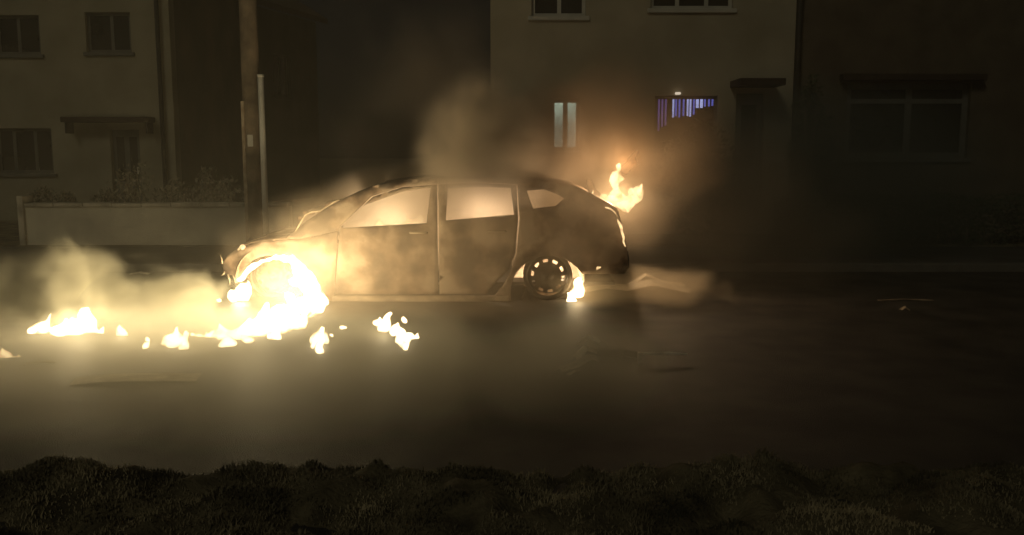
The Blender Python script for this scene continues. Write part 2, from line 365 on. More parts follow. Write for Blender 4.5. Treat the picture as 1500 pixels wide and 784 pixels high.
# ------------------------------------------------------------------ garden wall, plants, poles
WY = 13.78
gw = empty('garden_wall', (PX(190, WY), WY, 0)); ox = gw.location.x
tag(gw, 'low pale rendered garden wall with coping in front of the cream house', 'wall')
wx0, wx1 = PX(30, WY) - ox, PX(420, WY) - ox
WZ = PZ(303, WY)
bm = bmesh.new(); bx(bm, wx0, wx1, 0, .22, 0.08, WZ); fin('wall_body', bm, M['wall'], gw)
n = 9
for k in range(n):
    a = wx0 + (wx1 - wx0) * k / n; b = wx0 + (wx1 - wx0) * (k + 1) / n
    o = box('coping_stone', M['coping'], gw, a + .005, b - .006, -.03, .25, WZ + .001, WZ + .055 + random.uniform(-.004, .006), .008)
box('pillar', M['coping'], gw, PX(21, WY) - ox, wx0 - .002, -.05, .28, 0.08, PZ(287, WY), .01)
# gap, then wall goes on out of frame
gw2 = empty('garden_wall', (PX(-200, WY), WY, 0)); ox2 = gw2.location.x
tag(gw2, 'darker stretch of garden wall left of the gateway at the frame edge', 'wall')
box('wall_body', M['flank'], gw2, -2.5, PX(-75, WY) - ox2, 0, .22, .08, WZ); box('coping', M['coping'], gw2, -2.5, PX(-75, WY) - ox2, -.03, .25, WZ + .001, WZ + .05, .008)

def leaf_mesh(name, parent, m, cen, rad, n, size, up=False):
    vs, fs = [], []
    for k in range(n):
        a = random.uniform(0, 6.283); u = random.uniform(-1, 1); r = random.random() ** .4
        s = math.sqrt(1 - u * u); p = Vector((cen[0] + rad[0] * r * s * math.cos(a), cen[1] + rad[1] * r * s * math.sin(a), cen[2] + rad[2] * r * u))
        p += Vector([.12 * min(rad) * noise.noise(p * 3 + Vector((q * 9, 0, 0))) * 4 for q in range(3)])
        t = Vector((random.gauss(0, 1), random.gauss(0, 1), random.gauss(0, .6) + (1.4 if up else 0))).normalized(); b = t.orthogonal().normalized()
        b = Matrix.Rotation(random.uniform(0, 6.28), 3, t) @ b; sz = size * random.uniform(.6, 1.3); i = len(vs)
        vs += [p - t * sz, p + b * sz * .42 - t * sz * .1, p + t * sz, p - b * sz * .42 - t * sz * .1]; fs.append((i, i + 1, i + 2, i + 3))
    me = bpy.data.meshes.new(name); me.from_pydata(vs, [], fs); return link(name, me, m, parent)
def bush(name, label, cat, x, y, z, rad, n, size, m, group=None, up=False):
    e = empty(name, (x, y, z)); tag(e, label, cat, group)
    bm = bmesh.new()
    for k in range(7):
        a = random.uniform(0, 6.28); q = random.uniform(.3, .8)
        tube(bm, [(0, 0, -.02), (math.cos(a) * rad[0] * q * .4, math.sin(a) * rad[1] * q * .4, rad[2] * .8), (math.cos(a) * rad[0] * q, math.sin(a) * rad[1] * q, rad[2] * 1.6)], [.016, .01, .004], 5)
    fin('stem', bm, M['wood'], e); e2 = leaf_mesh('foliage', e, m, (0, 0, rad[2] * 1.05), rad, n, size, up); return e
plants = [(50, .30, .30, 'small pale plant beside the pillar of the garden wall'), (98, .22, .26, 'thin low plant behind the wall, near its pillar'),
          (145, .30, .28, 'pale straggly plant behind the wall, left of the door canopy'), (196, .40, .50, 'tall pale bush in front of the house door'),
          (250, .34, .36, 'round pale bush behind the wall, under the downpipe'), (290, .26, .46, 'leggy bush behind the wall beyond the downpipe'), (330, .34, .38, 'low pale bush beside the telegraph pole')]
for px, r, h, lb in plants:
    bush('garden_plant', lb, 'plant', PX(px, 14.5), 14.5 + random.uniform(-.2, .3), .12, (r, .25, h), 420, .045, M['pale_leaf'], 'plants behind the garden wall', up=True)
    # plant crown reaches just above the coping
for o in [o for o in COL.objects if o.name.startswith('garden_plant')]: o.location.z = .42
bush('bush', 'dark bush under the blue lit blind of the pale house', 'bush', PX(1024, 15.0), 15.0, .12, (.72, .32, .95), 2600, .05, M['leaf'])
bush('bush', 'dark spiky bush at the foot of the downpipe between the pale and brown houses', 'bush', PX(1185, 15.1), 15.1, .12, (.32, .3, 1.35), 2400, .05, M['leaf'])
hg = empty('hedge', (PX(1345, 14.1), 14.1, .11)); tag(hg, 'low dark hedge in front of the brown house with the picture window', 'hedge')
vs, fs = [], []
for k in range(9000):
    x = random.uniform(-2.2, 3.4); y = random.uniform(-.3, .3); z = random.uniform(0, .78 + .1 * noise.noise((x * 1.4, y * 3, 0)))
    t = Vector((random.gauss(0, 1), random.gauss(0, 1), random.gauss(0, 1))).normalized(); b = t.orthogonal(); b = b.normalized(); sz = random.uniform(.02, .05); i = len(vs); p = Vector((x, y, z))
    vs += [p - t * sz, p + b * sz * .5, p + t * sz, p - b * sz * .5]; fs.append((i, i + 1, i + 2, i + 3))
me = bpy.data.meshes.new('foliage'); me.from_pydata(vs, [], fs); link('foliage', me, M['leaf'], hg)
bm = bmesh.new()
for k in range(14): x = -2.1 + k * .42; tube(bm, [(x, 0, -.02), (x + random.uniform(-.1, .1), random.uniform(-.1, .1), .6)], [.02, .008], 5)
tag(fin('stem', bm, M['wood'], hg), kind='stuff')
mb = empty('meter_box', (PX(1136, 15.5), 15.598, PZ(233, 15.5))); tag(mb, 'small pale box on the house wall beside the front door', 'meter box')
box('box_body', M['frame'], mb, -.15, .15, -.10, 0, -.07, .07, .012); box('box_lid', M['frame'], mb, -.16, .16, -.115, -.101, -.05, .075, .006)

TY = 13.1
tp = empty('telegraph_pole', (PX(371, TY) , TY, 0.09)); tag(tp, 'thick wooden telegraph pole rising out of the frame behind the car bonnet', 'pole')
bm = bmesh.new(); tube(bm, [(.0, 0, 0), (0, 0, 2.4), (0, 0, 7.2)], [.135, .128, .115], 18); fin('pole_shaft', bm, M['wood'], tp, True)
box('cable_cover', M['ash'], tp, -.125, -.075, -.125, -.06, .01, 2.2, .01)
box('notice_plate', M['galv'], tp, -.04, .04, -.137, -.128, 1.55, 1.72, .004)
SY = 12.7
sp = empty('sign_post', (PX(385.5, SY), SY, 0.10)); tag(sp, 'thin pale grey steel post standing in front of the telegraph pole', 'post')
bm = bmesh.new(); tube(bm, [(0, 0, 0), (0, 0, PZ(113, SY) - .1)], .042, 14); fin('post_shaft', bm, M['galv'], sp, True)
bm = bmesh.new(); tube(bm, [(0, 0, PZ(113, SY) - .1), (0, 0, PZ(111, SY) - .085)], .047, 14); fin('post_cap', bm, M['galv'], sp, True)

# ------------------------------------------------------------------ the burning car
CYN = 9.22; HW = 0.90; CYC = CYN + HW
GZ = 0.0
XF, XRr = PX(322, CYN), PX(924, CYN)
def lerp(t, pts):
    if t <= pts[0][0]: return pts[0][1]
    for (a, va), (b, vb) in zip(pts, pts[1:]):
        if t <= b:
            k = (t - a) / (b - a); return va + (vb - va) * k
    return pts[-1][1]
def hw(x, z):
    zz = lerp(z, [(0, .80), (.12, .835), (.3, .872), (.5, .888), (.68, .885), (.84, .855), (.95, .80), (1.15, .70), (1.3, .60), (1.45, .52)])
    u = (x - XF) / (XRr - XF)
    t = lerp(u, [(0, .72), (.03, .79), (.08, .875), (.15, .935), (.25, .975), (.4, 1), (.7, 1), (.82, .975), (.9, .93), (.95, .87), (.985, .79), (1, .74)])
    return zz * t
car = empty('burning_car', (PX(620, CYN), CYC, 0)); CO = Vector(car.location)
tag(car, 'burnt out five door hatchback on fire, side on in the road, facing left', 'car')
def to3(px, py, off=0.0, buckle=1.0):
    Y = CYN
    for _ in range(4):
        p = P(px, py, Y); Y = CYC - hw(p.x, p.z)
    p = P(px, py, Y)
    bk = .010 * noise.noise((p.x * 3.1, p.z * 3.7, 1.3)) + .004 * noise.noise((p.x * 11, p.z * 11, 5))
    return Vector((p.x, Y - off + bk * buckle, p.z)) - CO
def inside(poly, x, y):
    c = False; n = len(poly); j = n - 1
    for i in range(n):
        xi, yi = poly[i]; xj, yj = poly[j]
        if (yi > y) != (yj > y) and x < (xj - xi) * (y - yi) / (yj - yi) + xi: c = not c
        j = i
    return c
def dens(poly, step=8):
    out = []
    for (a, b), (c, d2) in zip(poly, poly[1:] + poly[:1]):
        n = max(1, int(math.hypot(c - a, d2 - b) / step))
        for k in range(n): out.append((a + (c - a) * k / n, b + (d2 - b) * k / n))
    return out
def panel(name, outer, holes=(), m=None, off=0.0, th=0.012, step=7, side='both', parent=None):
    loops = [dens(outer)] + [dens(list(h)) for h in holes]
    pts, eds = [], []
    for lp in loops:
        i0 = len(pts); pts += lp; eds += [(i0 + k, i0 + (k + 1) % len(lp)) for k in range(len(lp))]
    xs = [p[0] for p in outer]; ys = [p[1] for p in outer]
    y = min(ys) + step * .5
    while y < max(ys):
        x = min(xs) + step * .5
        while x < max(xs):
            if inside(loops[0], x, y) and not any(inside(h, x, y) for h in loops[1:]) and min(math.hypot(x - p[0], y - p[1]) for p in pts[:sum(map(len, loops))]) > step * .5:
                pts.append((x, y))
            x += step
        y += step
    r = delaunay_2d_cdt([Vector(p) for p in pts], eds, [], 0, 1e-4)
    V, T = r[0], r[2]
    T = [t for t in T if (lambda c: inside(loops[0], *c) and not any(inside(h, *c) for h in loops[1:]))((sum(V[i][0] for i in t) / 3, sum(V[i][1] for i in t) / 3))]
    out = []
    for s in ((1, -1) if side == 'both' else (1,)):
        bm = bmesh.new(); vs = []
        for v in V:
            p = to3(v[0], v[1], off); vs.append(bm.verts.new((p.x, p.y * s, p.z)))
        for t in T: bm.faces.new([vs[i] for i in t])
        bmesh.ops.delete(bm, geom=[v for v in bm.verts if not v.link_faces], context='VERTS')
        o = fin(name, bm, m or M['burnt'], parent or car, True)
        sd = o.modifiers.new('thickness', 'SOLIDIFY'); sd.thickness = th; sd.offset = 0
        out.append(o)
    return out
def arc(cx, cy_, r, a0, a1, n=12, ry=None):
    ry = ry or r
    return [(cx + r * math.cos(R(a0 + (a1 - a0) * k / n)), cy_ - ry * math.sin(R(a0 + (a1 - a0) * k / n))) for k in range(n + 1)]
FW, RW = (397, 409), (803, 409)
rear_arch = arc(804, 428, 56, 30, 193, 14, 53)
front_arch = arc(398, 428, 54, -12, 158, 14, 54)
side_out = [(418, 350), (447, 326), (480, 304), (512, 287), (542, 274), (600, 264), (650, 260), (720, 259), (790, 263), (836, 271), (862, 283), (885, 296), (904, 307),
            (912, 335), (918, 366), (920, 392), (913, 401)] + rear_arch + [(748, 443), (724, 443), (724, 433), (736, 420), (748, 399), (757, 372), (761, 320), (758, 270), (700, 267), (641, 269.5),
            (590, 273), (545, 287), (497, 333), (496, 338), (440, 350)]
quarter = [(771, 279), (796, 277), (816, 284), (826, 291), (814, 302), (781, 306)]
panel('body_side', side_out, [quarter])
front_wing = [(326, 386), (334, 374), (352, 362), (385, 353), (417, 351.5), (440, 351.5), (495, 339.5), (491, 400), (489, 432), (487, 443)] + front_arch + [(345, 404), (333, 402), (327, 395)]
panel('front_wing', front_wing)
fd = panel('door', [(498, 334.5), (546, 289), (590, 274.5), (640, 271), (641, 360), (642, 431), (491, 431), (493, 400)], [[(502, 334), (506, 318), (537, 299), (590, 280), (631, 274.5), (625, 327)]])
rd = panel('door', [(642.5, 271), (700, 268.5), (756.5, 271.5), (759, 320), (755, 371), (744, 396), (726, 414), (712, 431), (644, 431)], [[(653, 323), (656, 276), (700, 273), (748, 275), (753, 315)]])
for o, pxh in ((fd, 613), (rd, 728)):
    for s, d0 in zip((1, -1), o):
        p = to3(pxh, 341 if pxh < 700 else 339)
        bm = bmesh.new(); yy = lambda q: s * (p.y - q)
        tube(bm, [(p.x - .09, yy(.0), p.z), (p.x - .08, yy(.035), p.z), (p.x + .08, yy(.035), p.z + .004), (p.x + .09, yy(0), p.z)], .012, 8)
        fin('handle', bm, M['ash'], d0, True)
panel('sill', [(488, 433), (746, 433), (746, 443.5), (486, 443.5)], m=M['sill'], off=.018, th=.03)
# top skins
def skin(name, line, m, crown=.05, inset=0.0, holes=None, th=.012, n=12, cut=None, k0=1.0, wob=.01, parent=None):
    bm = bmesh.new(); rows = []
    for i, (px, py) in enumerate(line):
        e = to3(px, py, 0, 0); hy = (-e.y - inset) * k0; row = []
        for j in range(n + 1):
            t = j / n * 2 - 1
            z = e.z + crown * (1 - abs(t) ** 2.2); wz = wob * noise.noise((e.x * 5, t * 3, 2))
            row.append(bm.verts.new((e.x + .05 * (1 - t * t) * (-1 if i < 0 else 0), t * hy, z + wz)))
        rows.append(row)
    for i in range(len(rows) - 1):
        for j in range(n):
            if cut and cut(i, j): continue
            bm.faces.new((rows[i][j], rows[i][j + 1], rows[i + 1][j + 1], rows[i + 1][j]))
    bmesh.ops.delete(bm, geom=[v for v in bm.verts if not v.link_faces], context='VERTS')
    o = fin(name, bm, m, parent or car, True); s = o.modifiers.new('thickness', 'SOLIDIFY'); s.thickness = th; s.offset = 0
    return o
skin('bonnet', [(338, 374), (352, 362), (368, 356.5), (385, 353), (402, 351), (420, 350.5)], M['burnt'], .035, wob=.04)
skin('roof', [(560, 271), (600, 264), (650, 260), (720, 259), (790, 263), (836, 271), (862, 283)], M['burnt'], .022, wob=.02)
skin('hatch', [(863, 283.5), (874, 290), (885, 296), (895, 301), (904, 307)], M['burnt'], .02, cut=lambda i, j: i in (0, 1, 2) and 2 <= j <= 9)
skin('hatch_panel', [(905, 309), (912, 335), (918, 366)], M['burnt'], .0, wob=.02)
skin('rear_bumper', [(919, 368), (921, 380), (921, 392), (914, 401)], M['char'], .0, wob=.02)
skin('windscreen', [(430, 346), (437, 334), (447, 318), (456, 311), (468, 307), (480, 302), (489, 296), (497, 294)], M['lam'], .012, wob=.09, n=16, cut=lambda i, j: (i > 4 and 5 < j < 11))
skin('headlining_frame', [(520, 284), (545, 275), (559, 271.2)], M['char'], .015)
bm = bmesh.new()      # cross member, radiator frame and strut of the stripped nose
for s in (-1, 1):
    tube(bm, [(to3(334, 376).x, s * .62, to3(334, 376).z), (to3(330, 402).x, s * .60, to3(330, 402).z), (to3(345, 436).x, s * .5, .10)], .016, 6)
tube(bm, [(to3(330, 400).x, -.6, to3(330, 400).z), (to3(330, 400).x, .6, to3(330, 400).z)], .03, 8)
tube(bm, [(to3(338, 434).x, -.55, .12), (to3(338, 434).x, .55, .12)], .025, 8)
fin('front_frame', bm, M['char'], car, True)
for (a, b, c, d2) in ((326, 386, 322, 372), (334, 402, 337, 418), (341, 402, 345, 415), (329, 398, 324, 404)):
    bm = bmesh.new(); A, B = to3(a, b), to3(c, d2); tube(bm, [A, (A + B) / 2 + Vector((.015, -.02, .0)), B], [.012, .008, .004], 5)
    fin('hanging_trim', bm, M['ash'], car, True)
# floor pan, bulkhead, dashboard, seat frames
bm = bmesh.new(); zf = .16
bx(bm, to3(470, 430).x, to3(900, 430).x, -.70, .70, zf, zf + .03); fin('floor_pan', bm, M['black'], car)
bm = bmesh.new(); X = to3(452, 400).x; bx(bm, X, X + .03, -.66, .66, .14, .68); fin('bulkhead', bm, M['black'], car)
bm = bmesh.new(); tube(bm, [(X + .15, -.62, .66), (X + .17, 0, .69), (X + .15, .62, .66)], .055, 8); fin('dashboard_beam', bm, M['char'], car, True)
bm = bmesh.new(); X2 = X + .42
pts = [(X2 + .03 * 0, -.36 + .17 * math.cos(a * math.pi / 8), .50 + .17 * math.sin(a * math.pi / 8)) for a in range(17)]
tube(bm, pts, .012, 6, caps=False); tube(bm, [(X + .17, -.36, .62), (X2, -.36, .50)], .02, 6); fin('steering_wheel', bm, M['char'], car, True)
for sx, yc in ((585, -.36), (585, .36), (715, 0)):
    wdt = .22 if yc else .56; X = to3(sx, 400).x; bm = bmesh.new()
    for y in (-wdt, wdt): tube(bm, [(X - .45, yc + y, .36), (X, yc + y, .30), (X + .12, yc + y, .62), (X + .16, yc + y, .74)], .014, 6)
    for (dx, z) in ((-.45, .36), (0, .30), (.06, .46), (.12, .62), (.16, .74)): tube(bm, [(X + dx, yc - wdt, z), (X + dx, yc + wdt, z)], .009, 6)
    fin('seat_frame', bm, M['char'], car, True)
# wheel-arch liners (inner wells)
for wx in (FW, RW):
    for s in (-1, 1):
        c3 = to3(wx[0], wx[1]); bm = bmesh.new(); n = 14; yo = s * -(c3.y + .015); rows = []
        for yy in (s * .38, s * (-c3.y - .02)):
            rows.append([bm.verts.new((c3.x + .385 * math.cos(R(a)), yy, c3.z + .0 + .35 * math.sin(R(a)))) for a in [-8 + 196 * k / n for k in range(n + 1)]])
        for k in range(n): bm.faces.new((rows[0][k], rows[0][k + 1], rows[1][k + 1], rows[1][k]))
        bm.faces.new([v for v in rows[0]])
        o = fin('wheel_arch_liner', bm, M['ash'], car, True)
# wheels: bare steel rims
def wheel(wx, s):
    c = to3(wx[0], wx[1]); rr = c.z; rr = .262; yc = s * -(c.y + .06)
    wl = bpy.data.objects.new('wheel', None); COL.objects.link(wl); wl.parent = car; wl.location = (c.x, -yc if False else (c.y + .085) * s, rr)
    s2 = s
    bm = bmesh.new()
    lathe_y(bm, [(rr, -.005 * s2), (rr - .004, .012 * s2), (rr - .03, .02 * s2), (rr - .038, .06 * s2), (rr - .03, .14 * s2), (rr, .15 * s2), (rr, .165 * s2), (rr - .038, .155 * s2), (rr - .047, .06 * s2), (rr - .04, .0)], 48)
    fin('rim', bm, M['rim'], wl, True)
    bm = bmesh.new()      # disc: hub dome, webs between ten vent slots, outer flange
    r0, r1, r2 = .148, .182, rr - .046; nW = 10; seg = 60
    def ring(ra, ya, rb, yb, sel=lambda k: True):
        for k in range(seg):
            if not sel(k): continue
            a, b = 2 * math.pi * k / seg, 2 * math.pi * (k + 1) / seg
            A = [(ra * math.cos(a), ya, ra * math.sin(a)), (ra * math.cos(b), ya, ra * math.sin(b)), (rb * math.cos(b), yb, rb * math.sin(b)), (rb * math.cos(a), yb, rb * math.sin(a))]
            bm.faces.new([bm.verts.new(q) for q in A])
    y = lambda v: v * s2
    ring(.0001, y(-.005), .045, y(-.005)); ring(.045, y(-.005), .055, y(.03)); ring(.055, y(.03), .10, y(.035)); ring(.10, y(.035), r0, y(.01))
    ring(r0, y(.01), r1, y(.02), lambda k: k % 6 in (0, 1, 2)); ring(r1, y(.02), r2, y(.05))
    bmesh.ops.remove_doubles(bm, verts=bm.verts, dist=1e-5)
    o = fin('wheel_disc', bm, M['rim'], wl, True); q = o.modifiers.new('thickness', 'SOLIDIFY'); q.thickness = .006
    for k in range(5):
        bm = bmesh.new(); a = 2 * math.pi * k / 5 + .3; tube(bm, [(.078 * math.cos(a), y(.034), .078 * math.sin(a)), (.078 * math.cos(a), y(.012), .078 * math.sin(a))], .009, 6)
        fin('wheel_nut', bm, M['rim'], wl)
    bm = bmesh.new(); lathe_y(bm, [(.0001, y(.09)), (.135, y(.09)), (.135, y(.11)), (.0001, y(.11))], 24); fin('brake_disc', bm, M['char'], wl)
    bm = bmesh.new(); rnd = random.Random(int(wx[0]) + s)
    for k in range(26):   # shreds of tyre wire left round the foot of the rim
        a = R(rnd.uniform(200, 340)); r_ = rr + rnd.uniform(-.005, .02); yy = y(rnd.uniform(-.02, .14))
        tube(bm, [(r_ * math.cos(a), yy, max(-rr + .006, r_ * math.sin(a))), ((r_ + .04) * math.cos(a + .12), yy + .02, -rr + .008), ((r_ + .09) * math.cos(a + .2), yy + .03, -rr + .006)], .004, 4)
    tag(fin('tyre_wire', bm, M['char'], wl), kind='stuff')
for wx in (FW, RW):
    for s in (1, -1): wheel(wx, s)

# ------------------------------------------------------------------ debris on the road
def crumple(name, label, cat, c, pts, wd, m, th=.006, hump=.5, group=None):
    """a bent strip of scorched sheet lying on the road along pts (x, y, z offsets from c)"""
    bm = bmesh.new(); rows = []; n = len(pts)
    for i, p in enumerate(pts):
        a = Vector(pts[max(0, i - 1)]); b = Vector(pts[min(n - 1, i + 1)]); t = (b - a).normalized(); s = t.cross(Vector((0, 0, 1))).normalized()
        rows.append([bm.verts.new(Vector(p) + s * wd * q + Vector((0, 0, hump * wd * (1 - abs(q)) * random.uniform(.5, 1.2)))) for q in (-1, -.4, .3, 1)])
    for A, B in zip(rows, rows[1:]):
        for k in range(3): bm.faces.new((A[k], A[k + 1], B[k + 1], B[k]))
    mz = min(v.co.z for v in bm.verts)
    for v in bm.verts: v.co.z += -mz + th * .5
    o = fin(name, bm, m, None, False); o.location = (c.x, c.y, .001); s = o.modifiers.new('thickness', 'SOLIDIFY'); s.thickness = th; s.offset = 0
    tag(o, label, cat, group); return o
g = G(885, 432)
crumple('torn_bumper', 'torn pale bumper skin trailing on the road behind the rear wheel', 'car debris', G(900, 428), [(-.35, .05, .02), (-.1, 0, .08), (.15, .02, .05), (.4, -.03, .12), (.62, .05, .06), (.85, .02, .02)], .13, M['scrap'])
crumple('torn_trim', 'shorter bent strip of pale trim standing up beyond the torn bumper', 'car debris', G(958, 420), [(-.3, .0, .02), (-.1, .03, .15), (.1, .0, .06), (.35, .03, .02)], .08, M['scrap'])
crumple('scrap_strip', 'thin jagged pale scrap pointing down left beside the charred panel', 'car debris', G(842, 541), [(-.12, -.06, 0), (0, 0, .02), (.1, .07, .06), (.16, .1, .04)], .045, M['scrap'], hump=1.2)
crumple('scrap_strip', 'tiny pale curl of scrap lying nearest the camera', 'car debris', G(838, 549), [(-.03, -.02, 0), (.02, .02, .02), (.05, .05, .01)], .015, M['scrap'])
crumple('scrap_strip', 'small pale scrap on top edge of the charred panel', 'car debris', G(862, 508), [(-.09, 0, 0), (0, .02, .06), (.10, .0, .03)], .04, M['scrap'], hump=1.2)
crumple('charred_panel', 'low charred sheet of plastic lying on the road left of the bent bracket', 'car debris', G(893, 524), [(-.2, -.02, .0), (-.1, 0, .03), (0, .02, .035), (.1, .0, .03), (.2, .03, .0)], .10, M['char'])
crumple('scrap_strip', 'small bent pale fragment between the jagged scrap and the curl', 'car debris', G(856, 527), [(-.08, -.04, 0), (0, .0, .08), (.08, .04, .04)], .045, M['scrap'], hump=1.2)
crumple('scrap_strip', 'pale fragment standing up at the right of the top edge scrap', 'car debris', G(880, 507), [(-.03, 0, 0), (0, .0, .04), (.05, .01, .01)], .015, M['scrap'])
bk = empty('bent_bracket', G(938, 532)); tag(bk, 'pale right angled metal bracket standing on the road beside the charred panel', 'car debris')
bm = bmesh.new(); bx(bm, -.02, .012, -.02, .02, .0, .085); fin('upright', bm, M['scrap'], bk, bevel=.004)
bm = bmesh.new(); tube(bm, [(.013, 0, .075), (.22, .02, .072), (.36, .03, .06)], [.014, .013, .008], 6); fin('arm', bm, M['scrap'], bk)
crumple('litter_scrap', 'pale litter scrap on the dark road beyond the fire on the far left', 'litter', G(205, 402), [(-.12, 0, 0), (0, .0, .02), (.12, 0, 0)], .035, M['scrap'])
crumple('litter_scrap', 'small pale litter scrap out on the dark right side of the road', 'litter', G(1325, 455), [(-.04, 0, 0), (.0, .0, .03), (.04, 0, 0)], .03, M['ash'])
crumple('litter_scrap', 'long faint strip of litter along the road on the dark right side', 'litter', G(1325, 441), [(-.28, 0, 0), (.0, .03, .01), (.3, 0, 0)], .02, M['sill'])
crumple('litter_scrap', 'pale flat scrap at the near edge of the burning puddle, far left', 'litter', G(58, 533), [(-.1, -.02, 0), (.0, .0, .01), (.1, .04, 0)], .02, M['scrap'])
crumple('litter_scrap', 'wide flat sheet of trim lying before the row of small flames', 'car debris', G(200, 556), [(-.42, -.05, 0), (-.2, 0, .01), (.0, .0, .015), (.22, .02, .01), (.42, .05, 0)], .11, M['scrap'], th=.002, hump=.02)

# ------------------------------------------------------------------ flames
def along(pts, n=4):
    out = []
    for a, b in zip(pts, pts[1:]):
        for k in range(n): out.append(tuple(a[i] + (b[i] - a[i]) * k / n for i in range(len(a))))
    return out + [pts[-1]]
def flame(name, label, blobs, m, light=0, lcol=(1.0, .66, .28), lpos=None, lr=.07, vox=.018, tongues=3, group=None, disp=.045):
    """blobs: (px, py, radius_px, Y, stretch). union of bodies and upward tongues, remeshed to one skin"""
    bm = bmesh.new(); rn = random.Random(len(blobs) * 13 + int(blobs[0][0]))
    c0 = P(blobs[0][0], blobs[0][1], blobs[0][3]); base = Vector((c0.x, c0.y, 0))
    def ball(p, r, sz, sx=1.0):
        mt = Matrix.Translation(p - base) @ Matrix.Diagonal((sx, 1 - .2, sz, 1)); bmesh.ops.create_icosphere(bm, subdivisions=2, radius=r, matrix=mt)
    for b in blobs:
        px, py, r, Y = b[:4]; st = b[4] if len(b) > 4 else 1.0
        p = P(px, py, Y); rm = r * Y / F
        if p.z < rm * .6: Y = G(px, py + r * .6).y; p = P(px, py, Y); rm = r * Y / F
        ball(p, rm, max(st, .8))
        for k in range(tongues):
            a = rn.uniform(-1, 1); q = p + Vector((a * rm * .8, rn.uniform(-.4, .4) * rm, rm * st * .3)); rr = rm * rn.uniform(.35, .6); le = rn.uniform(-.3, .6)
            for j in range(5):
                ball(q, rr * (1 - j * .14), 1.1); q = q + Vector((le * rr * .6 + rn.uniform(-.3, .3) * rr, 0, rr * .5)); 
    for v in bm.verts:
        w_ = v.co + base; nn = Vector((noise.noise(w_ * 9), noise.noise(w_ * 9 + Vector((7, 0, 0))), noise.noise(w_ * 7 + Vector((0, 5, 0))))); v.co += nn * disp
        v.co.z = max(v.co.z, .004)
    o = fin(name, bm, m, None, True); o.location = base
    rm_ = o.modifiers.new('skin', 'REMESH'); rm_.mode = 'VOXEL'; rm_.voxel_size = vox; rm_.use_smooth_shade = True
    sm = o.modifiers.new('smooth', 'SMOOTH'); sm.iterations = 3; sm.factor = .6
    tag(o, label, 'fire', group)
    if light:
        ld = bpy.data.lights.new('fire_glow', 'POINT'); ld.energy = light; ld.color = lcol; ld.shadow_soft_size = lr
        lo = bpy.data.objects.new('fire_glow', ld); COL.objects.link(lo); lo.parent = o; lp = lpos or P(*blobs[0][:2], blobs[0][3]); lo.location = Vector(lp) - base
    return o
GL = 'flames on and around the car'
YEL = (1.0, .79, .43)
flame('flame', 'white hot fire pouring out of the front wheel arch of the car',
along([(474, 442, 9, 9.0), (461, 436, 18, 9.0), (450, 415, 15, 9.05), (438, 394, 11, 9.1), (428, 383, 7.5, 9.12), (405, 377, 5.5, 9.13), (385, 380, 5.5, 9.13), (369, 389, 6, 9.13), (359, 400, 6, 9.13), (354, 410, 5, 9.13)], 2)
      + along([(455, 448, 20, 8.9), (436, 456, 22, 8.7), (415, 462, 20, 8.45)], 2) + [(424, 436, 10, 9.0), (430, 412, 8, 9.05)], M['fire'], 170, YEL, lpos=P(425, 452, 8.55), tongues=0, group=GL, lr=.12)
flame('flame', 'bright fire behind the stripped front bumper, under the bonnet edge', [(352, 432, 13, 9.25), (345, 438, 9, 9.25), (360, 422, 9, 9.25), (320, 441, 4, 9.2), (326, 441, 3, 9.2)], M['fire'], 40, YEL, tongues=2, group=GL)
flame('flame', 'broad white pool of burning fuel spread on the road before the front wheel',
      along([(432, 472, 20, 8.3, .8), (405, 477, 22, 8.1, .8), (378, 482, 20, 7.9, .8), (352, 489, 15, 7.7, .8), (326, 492, 10, 7.55, .8), (305, 491, 7, 7.5, .8), (284, 492, 4.5, 7.5, .8)], 2)
      + [(322, 505, 9, 7.2, .9), (337, 502, 10, 7.3, .9), (362, 498, 10, 7.5, .8), (404, 492, 11, 7.7, .8)],
      M['fire'], 190, YEL, lpos=P(370, 462, 7.7), tongues=1, group=GL, lr=.12)
flame('flame', 'upright flame on the road at the left end of the big pool', [(262, 500, 15, 7.3, 1.0), (249, 505, 11, 7.3, 1), (272, 508, 9, 7.3, .8)], M['fire'], 26, YEL, tongues=2, group=GL)
flame('flame', 'narrow notched flame third from the left end of the fire line', [(217, 506, 8, 7.25, 1.4), (213, 498, 5, 7.25, 1.)], M['fire'], 8, YEL, tongues=1, group=GL, vox=.012)
flame('flame', 'small square flame just right of the long leftmost flame', [(178, 489, 8, 7.5, 1.5), (176, 480, 5, 7.5, 1.)], M['fire'], 8, YEL, tongues=1, group=GL, vox=.012)
flame('flame', 'long low leftmost flame with two peaks burning on the road', [(60, 483, 14, 7.6, .8), (85, 486, 13, 7.6, .7), (108, 483, 15, 7.6, .8), (128, 474, 15, 7.6, 1.), (147, 486, 8, 7.6, .9), (48, 484, 9, 7.6, .8), (118, 464, 10, 7.6, 1)],
      M['fire'], 105, YEL, lpos=P(110, 465, 7.6), tongues=1, group=GL, lr=.1)
flame('flame', 'dull yellow flame cut by the left edge of the picture', [(8, 520, 10, 7.0, .7), (26, 522, 7, 7.0, .6), (-14, 518, 12, 7.0, .7)], M['fire_soft'], 22, YEL, tongues=1, group=GL)
flame('flame', 'small forked flame on the road below the front door', [(466, 500, 12, 7.2, 1.1), (478, 496, 9, 7.2, 1.1), (470, 514, 9, 7.05, 1), (460, 507, 7, 7.1, 1.), (485, 490, 5, 7.3, 1.)], M['fire'], 10, YEL, tongues=1, group=GL, vox=.011)
flame('flame', 'tiny spot of flame between the two foreground flames', [(503, 481, 4, 7.7, .7), (508, 481, 3, 7.7, .6)], M['fire'], 0, tongues=0, group=GL, vox=.008)
